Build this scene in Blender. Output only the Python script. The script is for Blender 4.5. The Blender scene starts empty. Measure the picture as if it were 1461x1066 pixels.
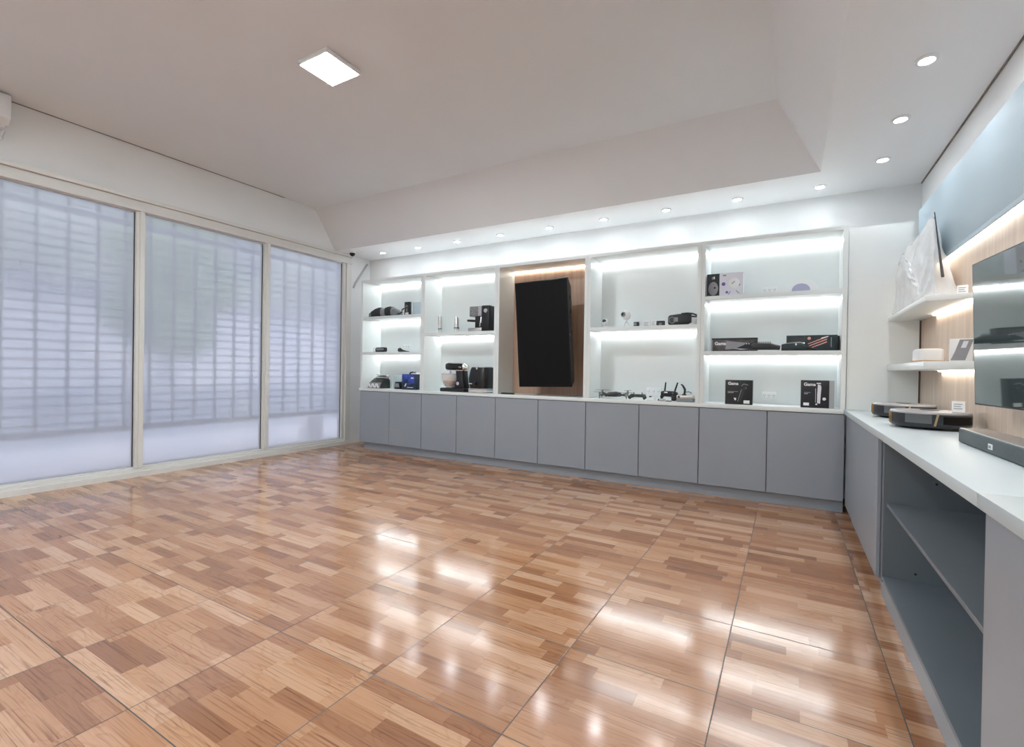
import bpy, bmesh, math, random
from mathutils import Vector, Matrix, noise as mnoise
random.seed(7)
S = bpy.context.scene
COL = S.collection

# ------------------------------------------------------------------ materials
def nm(name):
    m = bpy.data.materials.new(name); m.use_nodes = True
    nt = m.node_tree
    return m, nt, nt.nodes['Principled BSDF'] if 'Principled BSDF' in nt.nodes else None

def mat(name, col, rough=0.5, metal=0.0, var=0.04, scale=6.0, ior=1.5, stretch=None, bump=0.0, coat=0.0, spec=.5):
    """Principled with a soft procedural variation of colour and roughness."""
    m, nt, p = nm(name)
    N, L = nt.nodes, nt.links
    tc = N.new('ShaderNodeNewGeometry')
    mp = N.new('ShaderNodeMapping'); mp.inputs['Scale'].default_value = stretch or (1, 1, 1)
    L.new(tc.outputs['Position'], mp.inputs['Vector'])
    no = N.new('ShaderNodeTexNoise'); no.inputs['Scale'].default_value = scale; no.inputs['Detail'].default_value = 4
    L.new(mp.outputs['Vector'], no.inputs['Vector'])
    cr = N.new('ShaderNodeValToRGB')
    a = [max(0, c * (1 - var)) for c in col]; b = [min(1, c * (1 + var)) for c in col]
    cr.color_ramp.elements[0].position = .3; cr.color_ramp.elements[1].position = .7
    cr.color_ramp.elements[0].color = (*a, 1); cr.color_ramp.elements[1].color = (*b, 1)
    L.new(no.outputs['Fac'], cr.inputs['Fac']); L.new(cr.outputs['Color'], p.inputs['Base Color'])
    p.inputs['Roughness'].default_value = rough; p.inputs['Metallic'].default_value = metal
    p.inputs['Specular IOR Level'].default_value = spec; p.inputs['IOR'].default_value = ior; p.inputs['Coat Weight'].default_value = coat
    if bump:
        bu = N.new('ShaderNodeBump'); bu.inputs['Strength'].default_value = bump; bu.inputs['Distance'].default_value = .01
        L.new(no.outputs['Fac'], bu.inputs['Height']); L.new(bu.outputs['Normal'], p.inputs['Normal'])
    return m

def emit(name, col, strength):
    m, nt, p = nm(name)
    nt.nodes.remove(p)
    e = nt.nodes.new('ShaderNodeEmission'); e.inputs['Color'].default_value = (*col, 1); e.inputs['Strength'].default_value = strength
    nt.links.new(e.outputs[0], nt.nodes['Material Output'].inputs['Surface'])
    return m

class G:
    """tiny maths-node helper"""
    def __init__(s, nt): s.nt = nt
    def m(s, op, a, b=None, c=None):
        n = s.nt.nodes.new('ShaderNodeMath'); n.operation = op
        for i, v in enumerate((a, b, c)):
            if v is None: continue
            if isinstance(v, (int, float)): n.inputs[i].default_value = v
            else: s.nt.links.new(v, n.inputs[i])
        return n.outputs[0]
    def xyz(s, x, y, z=0.0):
        n = s.nt.nodes.new('ShaderNodeCombineXYZ')
        for i, v in enumerate((x, y, z)):
            if isinstance(v, (int, float)): n.inputs[i].default_value = v
            else: s.nt.links.new(v, n.inputs[i])
        return n.outputs[0]
    def white(s, vec):
        n = s.nt.nodes.new('ShaderNodeTexWhiteNoise'); n.noise_dimensions = '3D'
        s.nt.links.new(vec, n.inputs['Vector']); return n.outputs['Value']
    def ramp(s, fac, els):
        n = s.nt.nodes.new('ShaderNodeValToRGB'); r = n.color_ramp
        while len(r.elements) < len(els): r.elements.new(.5)
        for e, (p, c) in zip(r.elements, els): e.position = p; e.color = (*c, 1)
        s.nt.links.new(fac, n.inputs['Fac']); return n.outputs['Color']
    def mix(s, f, a, b, mode='MIX'):
        n = s.nt.nodes.new('ShaderNodeMix'); n.data_type = 'RGBA'; n.blend_type = mode
        for i, v in ((0, f), (6, a), (7, b)):
            if isinstance(v, (int, float)): n.inputs[i].default_value = v
            elif isinstance(v, tuple): n.inputs[i].default_value = (*v, 1)
            else: s.nt.links.new(v, n.inputs[i])
        return n.outputs[2]
    def noise(s, vec, scale, detail=3, dist=0.0):
        n = s.nt.nodes.new('ShaderNodeTexNoise'); n.inputs['Scale'].default_value = scale; n.inputs['Detail'].default_value = detail
        n.inputs['Distortion'].default_value = dist
        s.nt.links.new(vec, n.inputs['Vector']); return n.outputs['Fac']

TX, TY, X0, Y0 = .602, .592, -.216, 2.566
def floor_mat():
    m, nt, p = nm('parquet_print_tile'); g = G(nt); L = nt.links
    geo = nt.nodes.new('ShaderNodeNewGeometry'); sp = nt.nodes.new('ShaderNodeSeparateXYZ')
    L.new(geo.outputs['Position'], sp.inputs[0]); x, y = sp.outputs[0], sp.outputs[1]
    u = g.m('DIVIDE', g.m('SUBTRACT', x, X0), TX); v = g.m('DIVIDE', g.m('SUBTRACT', y, Y0), TY)
    iu, iv = g.m('FLOOR', u), g.m('FLOOR', v); fu, fv = g.m('FRACT', u), g.m('FRACT', v)
    row = g.m('FLOOR', g.m('MULTIPLY', fv, 8.0))
    rid = g.m('ADD', row, g.m('MULTIPLY', iv, 8.0))
    r1 = g.white(g.xyz(rid, iu, 3.1)); r2 = g.white(g.xyz(rid, iu, 9.7))
    q = g.m('ADD', g.m('MULTIPLY', fu, g.m('ADD', 1.15, g.m('MULTIPLY', r2, 1.0))), r1)
    pl = g.m('FLOOR', q)
    cid = g.white(g.xyz(rid, g.m('ADD', g.m('MULTIPLY', iu, 7.0), pl), 1.3))
    cid2 = g.white(g.xyz(rid, g.m('ADD', g.m('MULTIPLY', iu, 7.0), pl), 5.9))
    base = g.ramp(cid, [(0, (.30, .135, .068)), (.22, (.385, .185, .095)), (.5, (.47, .24, .128)), (.8, (.55, .31, .18)), (1, (.62, .385, .25))])
    gv = g.xyz(g.m('ADD', g.m('MULTIPLY', x, 2.6), g.m('MULTIPLY', cid, 40.0)), g.m('MULTIPLY', y, 120.0), g.m('MULTIPLY', cid2, 30.0))
    gr = g.noise(gv, 1.0, 5, .6)
    gv2 = g.xyz(g.m('ADD', g.m('MULTIPLY', x, 4.0), g.m('MULTIPLY', cid2, 60.0)), g.m('MULTIPLY', y, 16.0), g.m('MULTIPLY', cid, 30.0))
    rings = g.m('FRACT', g.m('MULTIPLY', g.noise(gv2, .8, 1, .2), 9.0))
    grain = g.ramp(gr, [(.30, (.50, .40, .34)), (.47, (.98, .97, .95)), (.56, (1, 1, 1)), (.72, (.86, .78, .72))])
    c1 = g.mix(.85, base, grain, 'MULTIPLY')
    rg = g.ramp(rings, [(0, (.78, .70, .62)), (.3, (1, 1, 1)), (.9, (1, 1, 1)), (1, (.80, .72, .64))])
    c2 = g.mix(g.m('MULTIPLY', cid2, .7), c1, rg, 'MULTIPLY')
    # joints
    du = g.m('MULTIPLY', g.m('MINIMUM', fu, g.m('SUBTRACT', 1.0, fu)), TX)
    dv = g.m('MULTIPLY', g.m('MINIMUM', fv, g.m('SUBTRACT', 1.0, fv)), TY)
    d = g.m('MINIMUM', du, dv)
    j = g.m('LESS_THAN', d, .0021)
    c3 = g.mix(j, c2, (.05, .04, .035))
    L.new(c3, p.inputs['Base Color'])
    rn = g.noise(g.xyz(g.m('MULTIPLY', x, 3.0), g.m('MULTIPLY', y, 3.0)), 2.0, 4)
    ro = g.m('ADD', .08, g.m('MULTIPLY', rn, .10))
    L.new(g.m('ADD', ro, g.m('MULTIPLY', j, .5)), p.inputs['Roughness'])
    p.inputs['IOR'].default_value = 1.82
    h = g.m('MINIMUM', g.m('DIVIDE', d, .004), 1.0)
    h2 = g.m('ADD', h, g.m('MULTIPLY', gr, .012))
    bu = nt.nodes.new('ShaderNodeBump'); bu.inputs['Strength'].default_value = .22; bu.inputs['Distance'].default_value = .002
    L.new(h2, bu.inputs['Height']); L.new(bu.outputs['Normal'], p.inputs['Normal'])
    return m

def wood(name, dark, light, rough=.45):
    m, nt, p = nm(name); g = G(nt); L = nt.links
    geo = nt.nodes.new('ShaderNodeNewGeometry'); sp = nt.nodes.new('ShaderNodeSeparateXYZ')
    L.new(geo.outputs['Position'], sp.inputs[0])
    w = g.m('ADD', sp.outputs[0], sp.outputs[1])
    a = g.noise(g.xyz(g.m('MULTIPLY', w, 26.0), g.m('MULTIPLY', sp.outputs[2], 1.1), 0.0), 1.0, 5, .5)
    b = g.noise(g.xyz(g.m('MULTIPLY', w, 150.0), g.m('MULTIPLY', sp.outputs[2], 4.0), 2.0), 1.0, 2)
    f = g.m('ADD', g.m('MULTIPLY', a, .75), g.m('MULTIPLY', b, .25))
    mid = tuple((i + j) / 2 for i, j in zip(dark, light))
    L.new(g.ramp(f, [(.3, dark), (.5, mid), (.68, light)]), p.inputs['Base Color'])
    p.inputs['Roughness'].default_value = rough
    return m

def film_glass():
    """frosted window film: blurred transmission, some diffusion, a clear outer gloss"""
    m, nt, p = nm('frosted_film_glass'); N, L = nt.nodes, nt.links; N.remove(p)
    g = G(nt); geo = N.new('ShaderNodeNewGeometry')
    tint = g.ramp(g.noise(geo.outputs['Position'], 1.3, 3), [(.3, (.87, .88, .94)), (.7, (.93, .93, .965))])
    re = N.new('ShaderNodeBsdfRefraction'); re.inputs['IOR'].default_value = 1.22; re.inputs['Roughness'].default_value = .30
    tr = N.new('ShaderNodeBsdfTranslucent'); gl = N.new('ShaderNodeBsdfGlossy'); gl.inputs['Roughness'].default_value = .42
    L.new(tint, re.inputs['Color']); L.new(tint, tr.inputs['Color'])
    m1 = N.new('ShaderNodeMixShader'); m1.inputs[0].default_value = .42
    L.new(re.outputs[0], m1.inputs[1]); L.new(tr.outputs[0], m1.inputs[2])
    fr = N.new('ShaderNodeFresnel'); fr.inputs['IOR'].default_value = 1.35
    m2 = N.new('ShaderNodeMixShader'); L.new(fr.outputs[0], m2.inputs[0]); L.new(m1.outputs[0], m2.inputs[1]); L.new(gl.outputs[0], m2.inputs[2])
    L.new(m2.outputs[0], N['Material Output'].inputs['Surface'])
    return m

def clear(name, col=(.95, .97, .97), alpha=.3, rough=.1):
    m, nt, p = nm(name); N, L = nt.nodes, nt.links
    g = G(nt); geo = N.new('ShaderNodeNewGeometry')
    L.new(g.ramp(g.noise(geo.outputs['Position'], 14, 3), [(.3, tuple(c * .94 for c in col)), (.7, col)]), p.inputs['Base Color'])
    p.inputs['Roughness'].default_value = rough
    t = N.new('ShaderNodeBsdfTransparent'); x = N.new('ShaderNodeMixShader'); x.inputs[0].default_value = alpha
    L.new(t.outputs[0], x.inputs[1]); L.new(p.outputs[0], x.inputs[2]); L.new(x.outputs[0], N['Material Output'].inputs['Surface'])
    return m

M = dict(
    wall=mat('white_wall_paint', (.78, .795, .80), .6, var=.015, scale=2),
    ceil=mat('ceiling_paint', (.745, .76, .775), .7, var=.015, scale=1.5),
    soffit=mat('soffit_paint', (.87, .88, .89), .65, var=.01, scale=2),
    floor=floor_mat(),
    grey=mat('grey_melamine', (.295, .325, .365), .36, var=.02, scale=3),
    greyd=mat('grey_carcass', (.17, .185, .20), .45, var=.03, scale=3),
    white=mat('white_melamine', (.75, .785, .78), .35, var=.012, scale=3),
    whitegloss=mat('white_worktop', (.76, .80, .80), .38, var=.012, scale=2),
    blue=mat('pale_blue_laminate', (.40, .51, .58), .48, var=.03, scale=1.2),
    woodl=wood('pale_oak_panel', (.57, .43, .335), (.73, .59, .48)),
    woodd=wood('brown_oak_panel', (.40, .25, .175), (.54, .37, .27)),
    alu=mat('window_frame_paint', (.72, .715, .69), .42, var=.012, scale=9),
    alud=mat('worn_track', (.42, .38, .34), .6, var=.06, scale=14),
    glass=film_glass(),
    led=emit('led_strip_glow', (.93, .975, 1), 25),
    ledw=emit('warm_led_strip_glow', (1, .95, .86), 13),
    lamp=emit('downlight_glow', (.95, .975, 1), 75),
    panel=emit('panel_light_glow', (.86, .96, 1), 165),
    black=mat('black_plastic', (.009, .009, .010), .35, var=.15),
    blackg=mat('black_gloss', (.007, .007, .008), .12, var=.1),
    screen=mat('dark_matt_screen', (.006, .006, .0065), .5, spec=.12, var=.05, scale=2),
    mirror=mat('glossy_screen', (.05, .075, .08), .03, ior=3.6, var=.05, scale=2),
    dark=mat('charcoal_plastic', (.030, .032, .034), .42, var=.1),
    charcoal=mat('charcoal_fabric', (.03, .031, .033), .85, var=.35, scale=40, bump=.3),
    midgrey=mat('mid_grey_plastic', (.22, .23, .24), .45, var=.06),
    fabric2=mat('grey_fabric', (.20, .21, .22), .85, var=.25, scale=40, bump=.3),
    silver=mat('brushed_steel', (.62, .61, .60), .28, 1.0, var=.08, scale=12, stretch=(1, 1, 8)),
    chrome=mat('chrome', (.8, .8, .8), .08, 1.0, var=.03),
    steelgrid=mat('ribbed_steel', (.30, .29, .285), .4, .8, var=.35, scale=60),
    wp=mat('white_plastic', (.78, .79, .80), .35, var=.02),
    wpl=mat('lilac_plastic', (.38, .39, .55), .3, var=.04),
    card=mat('white_card', (.82, .82, .82), .7, var=.02),
    cardl=mat('lilac_white_card', (.72, .72, .79), .55, var=.03),
    pblue=clear('pale_blue_acetate', (.62, .74, .80), .55, .3),
    bbox=mat('blue_print_card', (.03, .07, .36), .4, var=.8, scale=9),
    bboxd=mat('navy_print_card', (.018, .03, .06), .4, var=.5, scale=12),
    pbox=mat('black_print_card', (.011, .014, .015), .4, var=.25, scale=14),
    pbox2=mat('navy_black_print_card', (.012, .014, .022), .4, var=.25, scale=14),
    pboxr=mat('teal_black_print_card', (.018, .032, .036), .4, var=.4, scale=14),
    pboxg=mat('sooty_grey_print_card', (.075, .068, .07), .45, var=.6, scale=22),
    ink=mat('white_print', (.80, .80, .80), .6, var=.02),
    inkg=mat('grey_print', (.28, .28, .30), .6, var=.1),
    inkp=mat('pink_print', (.75, .36, .33), .6, var=.15, scale=30),
    inkv=mat('violet_print', (.16, .12, .40), .6, var=.1),
    gold=mat('gold_trim', (.62, .38, .10), .3, .5, var=.08),
    goldp=mat('pale_gold_trim', (.75, .58, .36), .35, .3, var=.08),
    robot=mat('robot_shell', (.028, .030, .036), .3, var=.1),
    robott=mat('robot_lid', (.42, .40, .40), .25, var=.05),
    sbar=mat('slate_grille_cloth', (.062, .078, .085), .55, var=.1, scale=60),
    bag=clear('white_plastic_bag', (.85, .87, .88), .66, .25),
    bowl=clear('clear_bowl_glass', (.85, .80, .76), .28, .05),
    acr=clear('clear_acrylic', (.85, .86, .86), .25, .05),
    bowlpink=mat('pink_bowl_reflection_tint', (.62, .36, .28), .35, .2, var=.2, scale=30),
    pinew=wood('tan_bamboo', (.55, .30, .14), (.70, .44, .24)),
    concrete=mat('pale_concrete', (.80, .79, .82), .9, var=.05, scale=2),
    kerbpaint=mat('kerb_paint', (.88, .87, .90), .9, var=.03, scale=2),
    street=mat('grey_asphalt', (.46, .49, .55), .9, var=.1, scale=1.5),
    render=mat('pale_house_render', (.80, .81, .86), .9, var=.05, scale=.6),
    moss=mat('grey_green_render', (.40, .44, .42), .9, var=.25, scale=.7),
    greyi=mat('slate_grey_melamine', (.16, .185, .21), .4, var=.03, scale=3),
    gapshade=wood('gap_shade_brown', (.07, .035, .02), (.10, .055, .035)),  # brown-black tone painted for the shaded gap beside the oak panel
    cardg=mat('grey_card', (.40, .41, .42), .6, var=.03),
    conduit=mat('grey_conduit', (.46, .455, .44), .5, var=.04),
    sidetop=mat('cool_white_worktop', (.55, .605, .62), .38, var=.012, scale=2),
    leaf=mat('leaf_green', (.28, .36, .22), .8, var=.5, scale=4),
    bar=mat('grey_bar_paint', (.30, .32, .38), .6, var=.1),
)

# ------------------------------------------------------------------ mesh builder
class B:
    def __init__(s): s.bm = bmesh.new()
    def _take(s, t):
        me = bpy.data.meshes.new('t'); t.to_mesh(me); t.free(); s.bm.from_mesh(me); bpy.data.meshes.remove(me)
        return s
    def box(s, x0, x1, y0, y1, z0, z1, bev=0.0, seg=2, rot=None, piv=None):
        t = bmesh.new(); bmesh.ops.create_cube(t, size=1)
        for v in t.verts:
            v.co = Vector(((x0 + x1) / 2 + v.co.x * (x1 - x0), (y0 + y1) / 2 + v.co.y * (y1 - y0), (z0 + z1) / 2 + v.co.z * (z1 - z0)))
        if bev: bmesh.ops.bevel(t, geom=t.edges[:], offset=bev, segments=seg, profile=.5, affect='EDGES')
        if rot is not None:
            c = Vector(piv) if piv else Vector(((x0 + x1) / 2, (y0 + y1) / 2, (z0 + z1) / 2))
            bmesh.ops.transform(t, matrix=Matrix.Translation(c) @ rot @ Matrix.Translation(-c), verts=t.verts)
        return s._take(t)
    def cyl(s, p0, p1, r0, r1=None, seg=16, caps=True):
        p0, p1 = Vector(p0), Vector(p1); r1 = r0 if r1 is None else r1
        d = p1 - p0; q = d.to_track_quat('Z', 'Y').to_matrix()
        t = bmesh.new(); A, Bv = [], []
        for i in range(seg):
            a = 2 * math.pi * i / seg; c = Vector((math.cos(a), math.sin(a), 0))
            A.append(t.verts.new(p0 + q @ (c * r0))); Bv.append(t.verts.new(p1 + q @ (c * r1)))
        for i in range(seg): t.faces.new((A[i], A[(i + 1) % seg], Bv[(i + 1) % seg], Bv[i]))
        if caps: t.faces.new(A[::-1]); t.faces.new(Bv)
        return s._take(t)
    def tube(s, pts, r, seg=8):
        pts = [Vector(p) for p in pts]; rr = r if isinstance(r, (list, tuple)) else [r] * len(pts)
        t = bmesh.new(); rings = []
        for i, p in enumerate(pts):
            d = (pts[min(i + 1, len(pts) - 1)] - pts[max(i - 1, 0)]).normalized()
            up = Vector((0, 0, 1)) if abs(d.z) < .95 else Vector((1, 0, 0))
            a = d.cross(up).normalized(); b = a.cross(d)
            rings.append([t.verts.new(p + (a * math.cos(k * 2 * math.pi / seg) + b * math.sin(k * 2 * math.pi / seg)) * rr[i]) for k in range(seg)])
        for R0, R1 in zip(rings, rings[1:]):
            for k in range(seg): t.faces.new((R0[k], R0[(k + 1) % seg], R1[(k + 1) % seg], R1[k]))
        t.faces.new(rings[0][::-1]); t.faces.new(rings[-1])
        bmesh.ops.recalc_face_normals(t, faces=t.faces)
        return s._take(t)
    def lathe(s, prof, c=(0, 0, 0), seg=32, axis=None):
        t = bmesh.new(); rings = []
        for r, z in prof:
            rings.append([t.verts.new((max(r, 1e-5) * math.cos(2 * math.pi * k / seg), max(r, 1e-5) * math.sin(2 * math.pi * k / seg), z)) for k in range(seg)])
        for R0, R1 in zip(rings, rings[1:]):
            for k in range(seg): t.faces.new((R0[k], R0[(k + 1) % seg], R1[(k + 1) % seg], R1[k]))
        if prof[0][0] > 1e-4: t.faces.new(rings[0][::-1])
        if prof[-1][0] > 1e-4: t.faces.new(rings[-1])
        bmesh.ops.remove_doubles(t, verts=t.verts, dist=1e-5)
        mt = Matrix.Translation(Vector(c))
        if axis is not None: mt = mt @ Vector(axis).to_track_quat('Z', 'Y').to_matrix().to_4x4()
        bmesh.ops.transform(t, matrix=mt, verts=t.verts)
        return s._take(t)
    def loft(s, secs, n=4.0, seg=36, axis='z'):
        """secs: (h, rx, ry, cx, cy) superellipse rings"""
        t = bmesh.new(); rings = []
        for h, rx, ry, cx, cy in secs:
            R = []
            for k in range(seg):
                a = 2 * math.pi * (k + .5) / seg; c, d = math.cos(a), math.sin(a)
                x = cx + rx * math.copysign(abs(c) ** (2 / n), c); y = cy + ry * math.copysign(abs(d) ** (2 / n), d)
                R.append(t.verts.new((x, y, h) if axis == 'z' else ((h, x, y) if axis == 'x' else (x, h, y))))
            rings.append(R)
        for R0, R1 in zip(rings, rings[1:]):
            for k in range(seg): t.faces.new((R0[k], R0[(k + 1) % seg], R1[(k + 1) % seg], R1[k]))
        t.faces.new(rings[0][::-1]); t.faces.new(rings[-1])
        bmesh.ops.recalc_face_normals(t, faces=t.faces)
        return s._take(t)
    def prism(s, pts, axis, a, b, bev=0.0):
        """polygon pts (2-D) extruded along axis x, y or z from a to b"""
        f = {'x': lambda p, h: (h, p[0], p[1]), 'y': lambda p, h: (p[0], h, p[1]), 'z': lambda p, h: (p[0], p[1], h)}[axis]
        t = bmesh.new(); A = [t.verts.new(f(p, a)) for p in pts]; Bv = [t.verts.new(f(p, b)) for p in pts]
        n = len(pts)
        for i in range(n): t.faces.new((A[i], A[(i + 1) % n], Bv[(i + 1) % n], Bv[i]))
        t.faces.new(A[::-1]); t.faces.new(Bv)
        bmesh.ops.recalc_face_normals(t, faces=t.faces)
        if bev: bmesh.ops.bevel(t, geom=t.edges[:], offset=bev, segments=2, profile=.5, affect='EDGES')
        return s._take(t)
    def ell(s, c, r, seg=24, ring=14):
        t = bmesh.new(); bmesh.ops.create_uvsphere(t, u_segments=seg, v_segments=ring, radius=1)
        for v in t.verts: v.co = Vector((c[0] + v.co.x * r[0], c[1] + v.co.y * r[1], c[2] + v.co.z * r[2]))
        return s._take(t)
    def quad(s, *ps):
        s.bm.faces.new([s.bm.verts.new(p) for p in ps]); return s
    def xf(s, mt): bmesh.ops.transform(s.bm, matrix=mt, verts=s.bm.verts); return s
    def build(s, name, m, parent=None, w=False, smooth=True, label=None, ang=.6):
        if w and parent is not None:
            r = parent
            while r.parent is not None: r = r.parent
            bmesh.ops.translate(s.bm, vec=-r.location, verts=s.bm.verts)
        me = bpy.data.meshes.new(name); s.bm.to_mesh(me); s.bm.free()
        me.materials.append(m if not isinstance(m, str) else M[m])
        if smooth:
            for p in me.polygons: p.use_smooth = True
            me.set_sharp_from_angle(angle=ang)
        o = bpy.data.objects.new(name, me); COL.objects.link(o)
        if parent is not None: o.parent = parent
        if label: o['label'] = label
        return o

def thing(name, label, cat, loc=(0, 0, 0), rz=0.0, group=None):
    o = bpy.data.objects.new(name, None); COL.objects.link(o); o.empty_display_size = .05
    o.location = loc; o.rotation_euler = (0, 0, rz); o['label'] = label; o['category'] = cat
    if group: o['group'] = group
    return o
def tag(o, label, cat, group=None):
    o['label'] = label; o['category'] = cat
    if group: o['group'] = group
    return o
def struct(o, label=None, cat=None):
    o['kind'] = 'structure'
    if label: o['label'] = label
    if cat: o['category'] = cat
    return o

def text(body, size, depth=.0006, bold=0.0):
    """lettering as a mesh: returns a B lying in the XZ plane facing -Y, left-bottom at the origin"""
    cu = bpy.data.curves.new('t', 'FONT'); cu.body = body; cu.size = size; cu.extrude = depth; cu.offset = bold; cu.resolution_u = 3
    o = bpy.data.objects.new('t', cu); COL.objects.link(o)
    dg = bpy.context.evaluated_depsgraph_get()
    me = bpy.data.meshes.new_from_object(o.evaluated_get(dg))
    b = B(); b.bm.from_mesh(me)
    bpy.data.objects.remove(o); bpy.data.curves.remove(cu); bpy.data.meshes.remove(me)
    return b.xf(Matrix.Rotation(math.pi / 2, 4, 'X'))

# ------------------------------------------------------------------ camera
H = 1.234
yaw, pitch, roll = 5.24500905e-01, -6.57690195e-03, 1.56758036e-02
fw = Vector((-math.sin(yaw) * math.cos(pitch), math.cos(yaw) * math.cos(pitch), math.sin(pitch)))
rt = Vector((math.cos(yaw), math.sin(yaw), 0)); up = rt.cross(fw)
r2 = math.cos(roll) * rt + math.sin(roll) * up; u2 = -math.sin(roll) * rt + math.cos(roll) * up
cam = bpy.data.cameras.new('camera'); co = bpy.data.objects.new('camera', cam); COL.objects.link(co)
cam.sensor_fit = 'HORIZONTAL'; cam.sensor_width = 36; cam.lens = 679.4018 / 1461 * 36; cam.clip_start = .02
co.matrix_world = Matrix(((r2.x, u2.x, -fw.x, 0), (r2.y, u2.y, -fw.y, 0), (r2.z, u2.z, -fw.z, H), (0, 0, 0, 1)))
S.camera = co

# ------------------------------------------------------------------ room shell
XL, XR, YB, YF = -6.18, 1.067, 5.80, -3.2
ZS, ZC = 3.06, 3.62           # soffit and tray ceiling heights
struct(B().box(XL - .3, XR + .2, YF - .2, YB + .2, -.12, 0).build('floor', 'floor', smooth=False))
b = B()                         # tray ceiling: flat, two slopes
RY0, RY1, RX0, RX1 = 5.08, 4.71, .229, -.127
b.quad((XL, YF, ZC), (XL, RY1, ZC), (RX1, RY1, ZC), (RX1, YF, ZC))
b.quad((XL, RY1, ZC), (XL, RY0, ZS), (RX0, RY0, ZS), (RX1, RY1, ZC))
b.quad((RX1, YF, ZC), (RX1, RY1, ZC), (RX0, RY0, ZS), (RX0, YF, ZS))
b.box(XL - .3, XR + .2, YF - .2, YB + .2, ZC + .02, ZC + .12)
struct(b.build('ceiling', 'ceil', smooth=False))
b = B()
b.box(XL - .0, XR, RY0, YB, ZS, ZS + .02); b.box(RX0, XR, YF, RY0, ZS, ZS + .02)
struct(b.build('trim_1', 'soffit', smooth=False))
# the left wall stands around the glazed front
WZ0, WZ1, WY1 = .0, 3.065, 5.40
b = B()
b.box(XL - .16, XL, YF, YB, WZ1, ZC + .1); b.box(XL - .16, XL, WY1, YB, 0, WZ1); b.box(XL - .16, XL, YF, -.62, 0, WZ1)
struct(b.build('wall_left', 'wall', smooth=False))
struct(B().box(XL - .16, XR + .16, YB, YB + .15, 0, ZC + .1).build('wall_back', 'wall', smooth=False))
struct(B().box(XR, XR + .15, YF, YB, 0, ZC + .1).build('wall_right', 'wall', smooth=False))
struct(B().box(XL - .16, XR + .16, YF - .15, YF, 0, ZC + .1).build('wall_front', 'wall', smooth=False))
b = B()                         # dark shadow joint along wall and ceiling edges
b.tube([(XL + .004, -.5, ZC - .003), (XL + .004, 4.2, ZC - .003)], .005, 5)
b.tube([(XR - .005, .5, ZS - .004), (XR - .005, 4.6, ZS - .004), (XR - .005, YB, ZS - .004)], .007, 5)
struct(b.build('trim_2', mat('ceiling_joint_gap', (.22, .19, .17), .9, var=.3, scale=9)))

# glazed front: track, sill, posts, panes
GX = -6.225
b = B()
b.box(XL - .12, XL + .035, -.6, WY1, 2.912, 2.952)
b.box(XL - .12, XL + .015, -.6, WY1, 2.952, 3.018)
b.box(XL - .12, XL + .05, -.6, WY1, 3.022, 3.062)
struct(b.build('trim_3', 'alu', smooth=False))
struct(B().box(XL - .12, XL + .012, -.6, WY1, 3.014, 3.026).build('trim_4', 'alud', smooth=False))
b = B()
b.box(XL - .12, XL + .03, -.6, WY1, 0, .055); b.box(XL - .12, XL + .005, -.6, WY1, .055, .085); b.box(XL - .1, XL - .02, -.6, WY1, .085, .104)
struct(b.build('trim_5', 'alu', smooth=False))
b = B()
b.box(XL - .11, XL - .004, 5.2735, 5.292, .1, 2.92); b.box(XL - .12, XL + .025, 5.295, 5.335, .06, 2.96); b.box(XL - .12, XL + .01, 5.335, WY1, .0, 3.02)
struct(b.build('trim_6', 'alu', smooth=False))
panes = [(-.45, 1.02), (1.08, 2.445), (2.515, 3.915), (3.985, 5.245)]
for i, (a, c) in enumerate(panes):
    b = B()
    f = b
    f.box(XL - .1, XL + .0, c, c + .028, .1, 2.915)
    if i < 3: f.box(XL - .1, XL + .022, c + .028, c + .072, .1, 2.915)
    b.box(GX - .02, GX + .02, a, c, .095, .108); b.box(GX - .02, GX + .02, a, c, 2.902, 2.915)
    b.box(GX - .02, GX + .02, a, a + .006, .1, 2.91)
    w = struct(b.build('window_%d' % (i + 1), 'alu', smooth=False))
    B().box(GX - .004, GX + .008, c - .008, c - .001, .108, 2.902).build('gasket', 'black', w)
    B().box(GX - .003, GX + .003, a + .006, c - .008, .108, 2.902).build('pane', 'glass', w, smooth=False)

# outside: kerb, grille, street, house, trees
struct(B().box(-26, XL - .16, -14, 22, -.14, -.02).build('exterior_ground', 'concrete', smooth=False))
k = thing('security_grille', 'grey steel bar grille standing close behind the frosted glass front', 'grille', (-6.55, 2.3, 0))
b = B()
for z in [.58 + .098 * i for i in range(25)]: b.box(-6.656, -6.645, -.6, 5.62, z, z + .015)
b.build('cross_bars', 'bar', k, w=True, smooth=False)['kind'] = 'stuff'
b = B()
y = 5.55
while y > -.6:
    b.box(-6.675, -6.645, y - .013, y + .013, .47, 3.05); y -= .252
b.build('upright_bars', 'bar', k, w=True, smooth=False)
b = B(); b.box(-6.70, -6.62, -.6, 5.62, .46, .53); b.box(-6.70, -6.62, -.6, 5.62, 2.86, 2.90)
b.build('rail', 'bar', k, w=True)
b = B()
for i in range(22): b.box(-7.0, -6.65, 5.616, 5.624, .5 + .115 * i, .512 + .115 * i)
for i in range(4): b.box(-6.96 + .09 * i, -6.95 + .09 * i, 5.61, 5.63, .36, 3.0)
b.build('return_panel', 'bar', k, w=True, smooth=False)
struct(B().box(-6.80, -6.60, -.6, 5.7, -.02, .06, .01).build('exterior_kerb', 'kerbpaint'))
struct(B().box(-10.1, -9.7, -14, 22, -.02, .0).build('exterior_street', 'street', smooth=False))
tag(B().box(-10.3, -10.1, -14, 22, -.02, .80).build('garden_wall', 'street'), 'low grey street wall blurred behind the frosted glass', 'wall')
h = thing('pale_house', 'pale house front blurred beyond the frosted glass and the low wall', 'building', (-15, 6, 0))
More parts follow.
